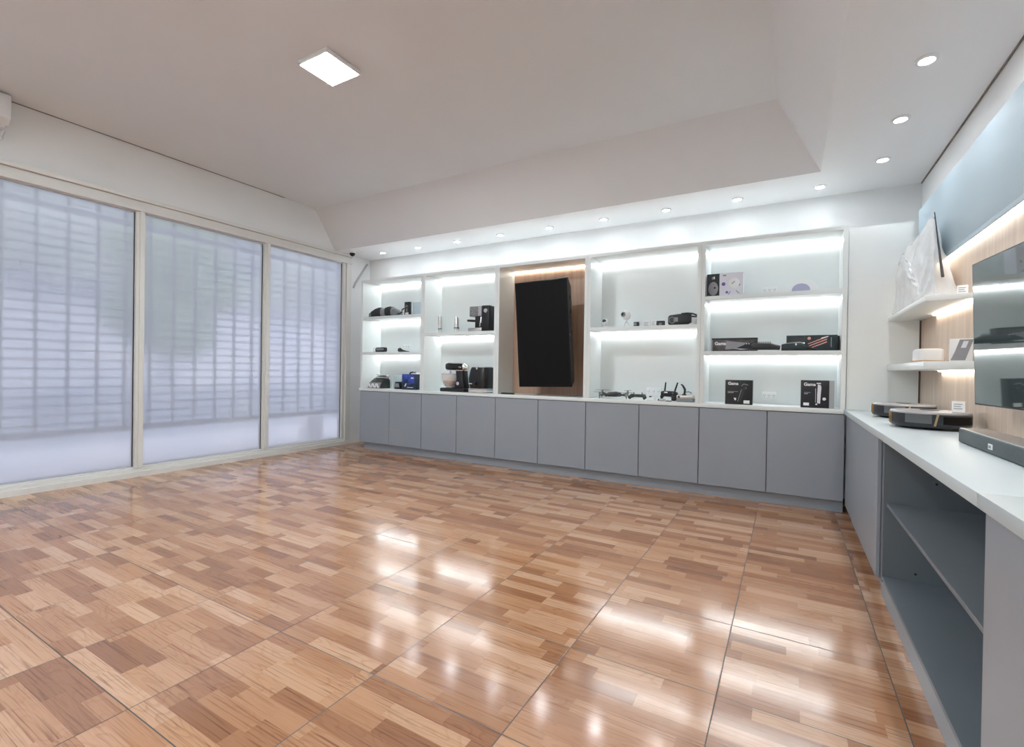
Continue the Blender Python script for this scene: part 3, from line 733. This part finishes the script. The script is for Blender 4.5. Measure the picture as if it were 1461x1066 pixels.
# ------------------------------------------------------------------ fourth bay, worktop
t = thing('quadcopter_drone', 'dark grey folding drone with four propellers on the worktop', 'drone', (-1.715, 5.30, Z0), .2)
B().loft([(-.085, .02, .012, 0, .042), (-.06, .035, .024, 0, .046), (.02, .042, .03, 0, .05), (.07, .034, .024, 0, .048), (.09, .018, .012, 0, .044)], 3, 24, 'x').build('body', 'dark', t)
for sx, sy in ((1, 1), (1, -1), (-1, 1), (-1, -1)):
    e = (sx * .145, sy * .11, .05 + .008 * sy)
    a = B().tube([(sx * .04, sy * .03, .045), (sx * .09, sy * .07, .044), e], [.011, .008, .009], 8).build('arm', 'dark', t)
    B().cyl((e[0], e[1], e[2] - .012), (e[0], e[1], e[2] + .032), .013, .011, 14).build('motor', 'midgrey', a)
    B().tube([(e[0], e[1], e[2] - .01), (e[0] + sx * .008, e[1], .002)], [.006, .004], 6).build('leg', 'dark', a)
    b = B(); an = .35 + sx * .5 + sy * .3
    for q in (0, math.pi):
        c, d = math.cos(an + q), math.sin(an + q)
        b.prism([(0, -.004), (.03, -.011), (.075, -.006), (.085, 0), (.03, .007), (0, .004)], 'z', 0, .0025)
        n = 12
        vs = list(b.bm.verts)[-n:]
        mt = Matrix.Translation((e[0], e[1], e[2] + .032)) @ Matrix.Rotation(an + q, 4, 'Z') @ Matrix.Rotation(.12, 4, 'X')
        bmesh.ops.transform(b.bm, matrix=mt, verts=vs)
    b.build('propeller', 'dark', a)
B().ell((-.088, -.0, .032), (.014, .014, .013)).build('camera', 'blackg', t)
t = thing('game_controller', 'dark two-grip gamepad lying between drone and transmitter', 'gamepad', (-1.43, 5.27, Z0))
B().loft([(-.045, .022, .016, 0, .045), (0, .026, .017, 0, .046), (.045, .022, .016, 0, .045)], 3, 20, 'x').build('centre', 'dark', t)
for s in (-1, 1):
    B().tube([(s * .04, 0, .046), (s * .068, -.008, .044), (s * .082, -.03, .028), (s * .078, -.05, .016)], [.018, .023, .02, .013], 12).build('grip', 'dark', t)
    B().cyl((s * .045, -.006, .058), (s * .045, -.008, .082), .005, seg=8).build('stick', 'black', t)
    B().box(s * .045 - .014, s * .045 + .014, .015, .03, .036, .05, .004).build('trigger', 'midgrey', t)
t = thing('charging_hub', 'small white charger block with a dark knob beside the gamepad', 'charger', (-1.285, 5.27, Z0))
B().box(-.04, .04, -.03, .03, 0, .032, .006).build('body', 'wp', t)
B().ell((-.01, 0, .04), (.014, .012, .008)).build('knob', 'dark', t)
B().box(.045, .09, -.02, .02, 0, .018, .004).build('adapter', 'wp', t)
t = thing('drone_transmitter', 'black drone remote with two tall antennas on the worktop', 'remote', (-1.10, 5.30, Z0))
B().loft([(-.085, .028, .026, 0, .075), (-.06, .036, .032, 0, .078), (.06, .036, .032, 0, .074), (.085, .028, .026, 0, .068)], 3.2, 24, 'x').build('body', 'black', t)
for s in (-1, 1): B().tube([(s * .06, 0, .07), (s * .075, -.02, .045), (s * .078, -.03, .012)], [.022, .02, .012], 10).build('grip', 'black', t)
for s, l in ((-1, .01), (1, .03)):
    B().tube([(s * .052 - .0, .01, .10), (s * .052 + l, .01, .20)], [.0095, .0075], 8).build('antenna', 'black', t)
    B().cyl((s * .045, -.036, .085), (s * .045, -.055, .088), .006, seg=8).build('stick', 'midgrey', t)
B().box(-.045, -.012, -.0385, -.036, .085, .10, .001).build('label_plate', 'ink', t)
B().box(.03, .075, -.05, -.03, .005, .06, .004).build('clamp', 'black', t)
t = thing('silver_gadget', 'small silver oval gadget in front of the drone remote', 'gadget', (-1.155, 5.20, Z0))
B().lathe([(0, 0), (.03, .002), (.036, .012), (.03, .024), (0, .028)], seg=24).build('body', 'silver', t)
B().ell((-.03, -.01, .014), (.012, .01, .01)).build('cap', 'dark', t)
B().box(.04, .10, -.012, .008, .0, .008, .002).build('tab', 'black', t)
t = thing('grey_router', 'flat grey set-top box with a round knob next to the bay divider', 'router', (-.925, 5.27, Z0))
B().box(-.085, .085, -.06, .06, .002, .036, .004).build('lower_case', 'midgrey', t)
B().box(-.085, .085, -.058, .058, .036, .07, .006).build('upper_case', 'silver', t)
B().cyl((-.06, -.058, .052), (-.06, -.07, .052), .013, .012, 16).build('knob', 'black', t)
t = thing('phone_cradle', 'curved black phone cradle standing on the grey set-top box', 'cradle', (-.945, 5.28, Z0 + .0705))
B().lathe([(0, 0), (.025, 0), (.022, .008), (.008, .014), (0, .014)], seg=18).build('base', 'black', t)
B().prism([(-.035, .105), (-.022, .10), (.0, .055), (-.004, .012), (.014, .010), (.018, .06), (-.005, .10), (-.028, .118)], 'y', -.018, .018, .003).build('arm', 'black', t)
B().tube([(.01, 0, .03), (.045, .01, .038), (.075, .01, .02)], .004, 6).build('cable', 'dark', t)

# ------------------------------------------------------------------ fifth bay
t = thing('speaker_carton', 'white carton with black side showing a round speaker, top level', 'box', (-.563, 5.31, 2.0145))
fc = B().box(-.165, .165, -.075, .075, 0, .235, .002).build('carton', 'cardl', t)
mt = Matrix.Identity(4)
B().box(-.166, -.05, -.0765, -.075, .001, .234).build('printed_panel', 'pbox', t, smooth=False)
b = B(); b.lathe([(0, 0), (.046, 0), (.046, .002), (0, .002)], (-.108, -.0765, .085), 32, (0, -1, 0))
for v in b.bm.verts: v.co.z = .085 + (v.co.z - .085) * 1.5
b.build('speaker_print', 'inkg', t)
B().lathe([(0, 0), (.010, 0), (.010, .002), (0, .002)], (-.093, -.0785, .092), 16, (0, -1, 0)).build('cone_print', 'pbox', t)
B().box(-.122, -.112, -.078, -.0765, .178, .205).build('mark', 'inkg', t); B().box(-.108, -.094, -.078, -.0765, .182, .206).build('mark', 'ink', t)
for cx, cz, r in ((-.012, .125, .018), (.02, .04, .013)):
    B().lathe([(r * .62, 0), (r, 0), (r, .0012), (r * .62, .0012)], (cx, -.0765, cz), 24, (0, -1, 0)).build('round_mark', 'inkv', t)
B().box(-.02, .012, -.0765, -.075, .205, .218).build('lettering', 'inkg', t)
b = B(); b.lathe([(0, 0), (.05, 0), (.05, .001), (0, .001)], (.085, -.0758, .13), 30, (0, -1, 0)); b.build('picture', 'wp', t)
b = B(); b.prism([(.06, .125), (.09, .15), (.095, .143), (.066, .118)], 'y', -.0782, -.0768); b.box(.125, .14, -.0765, -.0752, .10, .12); b.prism([(.03, .02), (.05, .05), (.056, .045), (.038, .015)], 'y', -.0765, -.0752); b.prism([(.10, .05), (.13, .02), (.135, .026), (.106, .056)], 'y', -.0765, -.0752)
b.build('picture_detail', 'inkg', t)
t = thing('nail_lamp', 'white arched nail lamp with lilac opening on the top level', 'nail lamp', (.115, 5.30, 2.0145))
arch = lambda r, hh, n=14: [(r * math.cos(math.pi * i / n), hh * math.sin(math.pi * i / n) ** .8) for i in range(n + 1)]
B().prism(arch(.115, .112), 'y', -.08, .08, .004).build('shell', 'wp', t)
B().prism([(x - .02, z + .002) for x, z in arch(.075, .075)], 'y', -.0812, -.08).build('opening', 'wpl', t)
B().box(-.11, .11, -.085, .08, 0, .006, .002).build('base_plate', 'wp', t)

Z1 = 1.4595
def logo(t, x, y, z, size): 
    b = text('Gama', size, .0005, .0014); b.xf(Matrix.Translation((x, y, z))); return b.build('logo', 'ink', t)
t = thing('styling_brush_carton', 'long low grey and black carton with white logo, left on the middle level', 'box', (-.47, 5.30, Z1))
B().box(-.21, .21, -.05, .05, 0, .135, .002).build('carton', 'pboxg', t)
B().box(-.205, .205, -.0508, -.05, .118, .134).build('dark_edge', 'pbox', t)
logo(t, -.18, -.0505, .066, .045)
B().prism([(-.08, .02), (.06, .03), (.11, .085), (-.07, .105)], 'y', -.0512, -.05).build('hair_picture', 'inkg', t)
b = B(); b.prism([(.02, .03), (.10, .02), (.20, .03), (.20, .085), (.12, .075), (.06, .05)], 'y', -.052, -.0512); b.build('brush_picture', 'pbox2', t)
b = B(); b.prism([(.0, .03), (.06, .018), (.13, .022), (.06, .026)], 'y', -.0526, -.052); b.box(.11, .118, -.0526, -.052, .07, .08); b.box(.13, .14, -.0526, -.052, .07, .078); b.build('highlight', 'ink', t)
B().box(-.21, -.197, -.0506, -.05, .0, .132).build('edge_print', 'inkg', t)
t = thing('hot_brush', 'black bristled hot styling brush lying between the two long cartons', 'brush', (-.185, 5.215, Z1))
B().tube([(-.13, 0, .045), (-.10, 0, .046), (.05, 0, .042), (.085, 0, .036), (.12, 0, .030)], [.018, .034, .032, .026, .022], 16).build('barrel', 'dark', t)
b = B()
for i in range(17):
    for a in (-.9, -.45, 0, .45, .9):
        x = -.10 + .0088 * i; b.cyl((x, .03 * math.sin(a), .046 + .03 * math.cos(a)), (x, .047 * math.sin(a), .046 + .047 * math.cos(a)), .0018, .0012, 4)
b.build('bristles', 'black', t)['kind'] = 'stuff'
t = thing('hair_styler', 'dark hair styling iron with pale top edge lying before the teal carton', 'styler', (.045, 5.215, Z1))
B().loft([(-.10, .022, .030, 0, .032), (-.06, .026, .034, 0, .036), (.06, .026, .036, 0, .04), (.10, .02, .022, 0, .028)], 3, 20, 'x').build('body', 'pboxr', t)
B().tube([(-.09, -.01, .066), (-.02, -.01, .074), (.05, -.01, .08), (.09, -.01, .066)], .005, 6).build('top_edge', 'silver', t)
B().box(.012, .026, -.032, -.024, .05, .068, .002).build('button', 'ink', t)
B().tube([(.10, 0, .028), (.15, -.01, .018), (.19, -.02, .008)], [.018, .010, .006], 8).build('cord', 'black', t)
t = thing('hair_iron_carton', 'long low teal-black carton with pink streaks, right on the middle level', 'box', (.19, 5.31, Z1))
B().box(-.205, .20, -.05, .05, 0, .148, .002).build('carton', 'pboxr', t)
b = B()
for dx, dz, l in ((-.03, .062, .15), (-.02, .044, .14), (.0, .028, .12)): b.prism([(dx, dz), (dx + l, dz + l * .42), (dx + l, dz + l * .42 + .011), (dx, dz + .008)], 'y', -.0512, -.05)
b.build('streak_print', 'inkp', t)
B().prism([(.075, .112), (.13, .13), (.13, .138), (.075, .123)], 'y', -.0514, -.0501).build('streak_print', 'ink', t)
B().lathe([(0, 0), (.014, 0), (.014, .0012), (0, .0012)], (-.02, -.05, .118), 20, (0, -1, 0)).build('spot_print', 'inkp', t)
B().box(.150, .156, -.0512, -.05, .035, .125).build('lettering', 'inkg', t)
t = thing('black_pouch', 'slim black case standing at the end of the middle level', 'case', (.395, 5.33, Z1))
B().box(-.011, .013, -.05, .05, 0, .14, .004).build('body', 'black', t)

def product(x, label, w, hh, m, kind):
    t = thing('trimmer_carton' if kind else 'shaver_carton', label, 'box', (x, 5.27, Z0), 0)
    B().box(-w / 2, w / 2, -.05, .05, 0, hh, .002).build('carton', m, t)
    logo(t, -w * .40, -.0505, hh * .80, .040)
    return t
t = product(-.417, 'black carton with grey trimmer picture, left of the bottom socket', .245, .243, 'pbox', 0)
b = B(); b.box(-.10, -.005, -.0512, -.05, .125, .13); b.box(-.10, -.045, -.0512, -.05, .112, .122); b.build('lettering', 'inkg', t)
B().prism([(.0, .03), (.02, .03), (.045, .11), (.075, .19), (.055, .20), (.03, .14)], 'y', -.0514, -.05).build('trimmer_picture', 'dark', t)
b = B(); b.prism([(-.01, .03), (-.005, .03), (.028, .15), (.022, .15)], 'y', -.0514, -.05); b.tube([(.025, -.051, .185), (.045, -.051, .205), (.085, -.051, .195)], .004, 6); b.prism([(.05, .165), (.07, .158), (.07, .172)], 'y', -.0514, -.05)
b.build('highlight_print', 'inkg', t)
B().prism([(-.045, .065), (-.022, .065), (-.022, .045), (-.033, .038)], 'y', -.0514, -.05).build('seal', 'ink', t)
B().box(.045, .098, -.0514, -.05, .012, .043).build('sticker', 'ink', t)
t = product(.222, 'black carton with pale hair clipper picture and grey side, right of the socket', .222, .255, 'pbox2', 1)
B().box(.111, .150, -.049, .05, 0, .255, .001).build('grey_side', 'cardg', t)
b = B(); b.box(-.085, -.035, -.0512, -.05, .138, .143); b.box(-.085, -.055, -.0512, -.05, .125, .134); b.build('lettering', 'inkg', t)
B().prism([(.018, .045), (.042, .04), (.046, .13), (.05, .19), (.044, .212), (.022, .218), (.018, .12)], 'y', -.0514, -.05).build('clipper_picture', 'cardl', t)
b = B(); b.box(.012, .046, -.0516, -.0501, .222, .232); b.box(.004, .007, -.0514, -.05, .05, .18); b.box(.006, .02, -.0514, -.05, .028, .04); b.build('highlight_print', 'ink', t)
B().lathe([(0, 0), (.014, 0), (.014, .0014), (0, .0014)], (.073, -.05, .085), 20, (0, -1, 0)).build('seal', 'ink', t)
B().box(-.09, -.045, -.0514, -.05, .02, .046).build('sticker', 'ink', t)

# ------------------------------------------------------------------ side worktop and floating shelves
def robot(x, y, lab, ph):
    t = thing('robot_vacuum', lab, 'robot vacuum', (x, y, .9305), ph, group='round robot vacuums')
    R = .188
    B().lathe([(0, .012), (R * .93, .012), (R * .985, .022), (R, .035), (R, .085), (R * .985, .092), (0, .092)], seg=64).build('body', 'robot', t)
    B().lathe([(R * .99, .090), (R * .985, .098), (R * .96, .103), (0, .104)], seg=64).build('lid', 'robott', t)
    def arc(a0, a1, z0, z1, o, nm_, m_, slant=0.0):
        b = B(); n = 14; t_ = b.bm
        A, C = [], []
        for i in range(n + 1):
            a = a0 + (a1 - a0) * i / n; c, s_ = math.cos(a), math.sin(a)
            A.append(t_.verts.new(((R + o) * c, (R + o) * s_, z0))); a += slant; c, s_ = math.cos(a), math.sin(a); C.append(t_.verts.new(((R + o) * c, (R + o) * s_, z1)))
        for i in range(n): t_.faces.new((A[i], A[i + 1], C[i + 1], C[i]))
        bmesh.ops.solidify(t_, geom=t_.faces[:], thickness=.003)
        return b.build(nm_, m_, t)
    f = -math.pi / 2          # local -y faces the viewpoint
    arc(f + .10, f + .155, .025, .092, .002, 'gold_strip', 'goldp', .07)
    arc(f - 1.40, f - 1.12, .03, .09, .002, 'gold_corner', 'gold')
    arc(f - .60, f + .06, .038, .088, .0015, 'grey_band', 'midgrey')
    arc(f + .32, f + 1.3, .035, .08, .0015, 'sensor_window', 'blackg', .0)
    for a in (1, 3): B().cyl((.11 * math.cos(a), .11 * math.sin(a), .0), (.11 * math.cos(a), .11 * math.sin(a), .013), .03, seg=14).build('wheel', 'black', t)
    B().cyl((0, .05, .1035), (0, .05, .1075), .045, .043, 28).build('top_button', 'dark', t)
robot(.735, 3.70, 'round dark robot vacuum with gold accents, the nearer one beside the soundbar', -.196)
robot(.745, 4.50, 'round dark robot vacuum, the farther one in the corner behind the other', -.165)
t = thing('soundbar', 'long slate grey soundbar on the side worktop under the big screen', 'soundbar', (.76, 2.5, .9305))
B().prism([(.70, .937), (.706, .931), (.81, .931), (.81, .99), (.80, .998), (.705, .998), (.70, .992)], 'y', 2.04, 2.985, .002).build('body', 'sbar', t, w=True)
B().box(.702, .708, 2.05, 2.978, .9955, .9992).build('chrome_edge', 'silver', t, w=True)
B().box(.71, .805, 2.03, 2.987, .9975, .9985).build('top_plate', mat('taupe_gloss_top', (.20, .17, .16), .2, var=.05), t, w=True)
bd = B().box(.6975, .70, 2.555, 2.60, .950, .972, .001).build('badge', 'ink', t, w=True)
b = text('LDE', .016, .0004); b.xf(Matrix.Translation((.6973, 2.595, .9555)) @ Matrix.Rotation(-math.pi / 2, 4, 'Z')); b.build('lettering', 'black', bd, w=True)
t = thing('aroma_diffuser', 'white round-cornered diffuser on a tan wooden tray, lower floating shelf', 'diffuser', (.825, 4.22, 1.3315), .2)
B().loft([(.010, .066, .066, 0, 0), (.014, .072, .072, 0, 0), (.075, .072, .072, 0, 0), (.088, .066, .066, 0, 0), (.092, .055, .055, 0, 0)], 4, 40).build('body', 'wp', t)
B().loft([(0, .074, .074, 0, 0), (.004, .085, .085, 0, 0), (.012, .086, .086, 0, 0)], 4, 40).build('tray', 'pinew', t)
B().box(.045, .115, -.05, -.02, .004, .014, .004).build('tab', 'midgrey', t)
t = thing('gadget_carton', 'small white carton with grey slanted print beside the screen edge', 'box', (.903, 3.85, 1.3315), -.2)
B().box(-.05, .052, -.03, .03, 0, .135, .002).build('carton', 'card', t)
B().prism([(-.045, .005), (.02, .005), (.055, .13), (-.005, .13), (-.025, .06)], 'y', -.0312, -.03).build('print', 'inkg', t)
B().prism([(.0, .08), (.022, .08), (.034, .12), (.012, .12)], 'y', -.0322, -.0312).build('window_print', 'cardl', t)
pcard(.918, 3.90, 1.7385, .05, .06, 'small white price card on the upper floating shelf beside the bag', -.25)
pcard(.845, 3.62, 1.0355, .055, .062, 'small white price card standing on the nearer robot vacuum', -.2)
# wrapped panel in a bag
t = thing('plastic_bag', 'crumpled white plastic bag over a thin dark-edged panel, on the upper floating shelf', 'bag', (.85, 4.4, 1.7385))
pts = [(.862, 4.34, 2.372), (.815, 4.50, 2.225), (.765, 4.72, 2.185), (.752, 4.86, 2.17), (.752, 4.98, 1.80), (.748, 5.02, 1.742), (.752, 4.05, 1.742), (.80, 3.96, 1.742),
       (.95, 4.06, 1.742), (.955, 4.8, 1.742), (.93, 4.75, 2.1), (.90, 4.30, 2.1), (.76, 4.25, 1.90), (.90, 4.7, 2.2)]
b = B()
for p in pts: b.bm.verts.new(p)
bmesh.ops.convex_hull(b.bm, input=b.bm.verts[:])
bmesh.ops.triangulate(b.bm, faces=b.bm.faces[:])
for _ in range(4): bmesh.ops.subdivide_edges(b.bm, edges=b.bm.edges[:], cuts=1, use_grid_fill=True)
bmesh.ops.recalc_face_normals(b.bm, faces=b.bm.faces[:])
b.bm.normal_update()
for v in b.bm.verts:
    n = mnoise.noise(Vector((v.co.x * 16, v.co.y * 16, v.co.z * 6))) + .6 * mnoise.noise(v.co * 34)
    r = abs(mnoise.noise(Vector((v.co.x * 9 + 3, v.co.y * 14, v.co.z * 5))))
    d = (n * .012 - r * .02)
    q = v.co + v.normal * d
    q.z = max(q.z, 1.7395); q.x = min(q.x, .962)
    v.co = q
b.build('bag_film', 'bag', t, w=True)
B().prism([(4.35, 2.35), (4.26, 1.90), (4.72, 1.80), (4.68, 2.15)], 'x', .862, .872).build('dark_panel', 'midgrey', t, w=True)
B().tube([(.855, 4.28, 2.365), (.853, 4.165, 2.14), (.852, 4.03, 1.88)], [.003, .005, .009], 6).build('dark_edge', 'dark', t, w=True)

# ------------------------------------------------------------------ light and output
w = bpy.data.worlds.new('daylight'); S.world = w; w.use_nodes = True
bg = w.node_tree.nodes['Background']
sky = w.node_tree.nodes.new('ShaderNodeTexSky'); sky.sky_type = 'HOSEK_WILKIE' if False else 'PREETHAM'
sky.turbidity = 6; sky.sun_direction = Vector((.3, -.5, .8)).normalized()
mx = w.node_tree.nodes.new('ShaderNodeMix'); mx.data_type = 'RGBA'; mx.inputs[0].default_value = .85
w.node_tree.links.new(sky.outputs[0], mx.inputs[6]); mx.inputs[7].default_value = (.86, .865, .885, 1)
w.node_tree.links.new(mx.outputs[2], bg.inputs['Color']); bg.inputs['Strength'].default_value = 1.5
S.view_settings.view_transform = 'Standard'; S.view_settings.look = 'None'
S.view_settings.exposure = 0.66; S.view_settings.gamma = 1.0; S.view_settings.use_curve_mapping = False
S.cycles.use_denoising = True
S.cycles.max_bounces = 10; S.cycles.diffuse_bounces = 6; S.cycles.glossy_bounces = 4; S.cycles.transmission_bounces = 6; S.cycles.transparent_max_bounces = 12
S.cycles.sample_clamp_indirect = 8.0
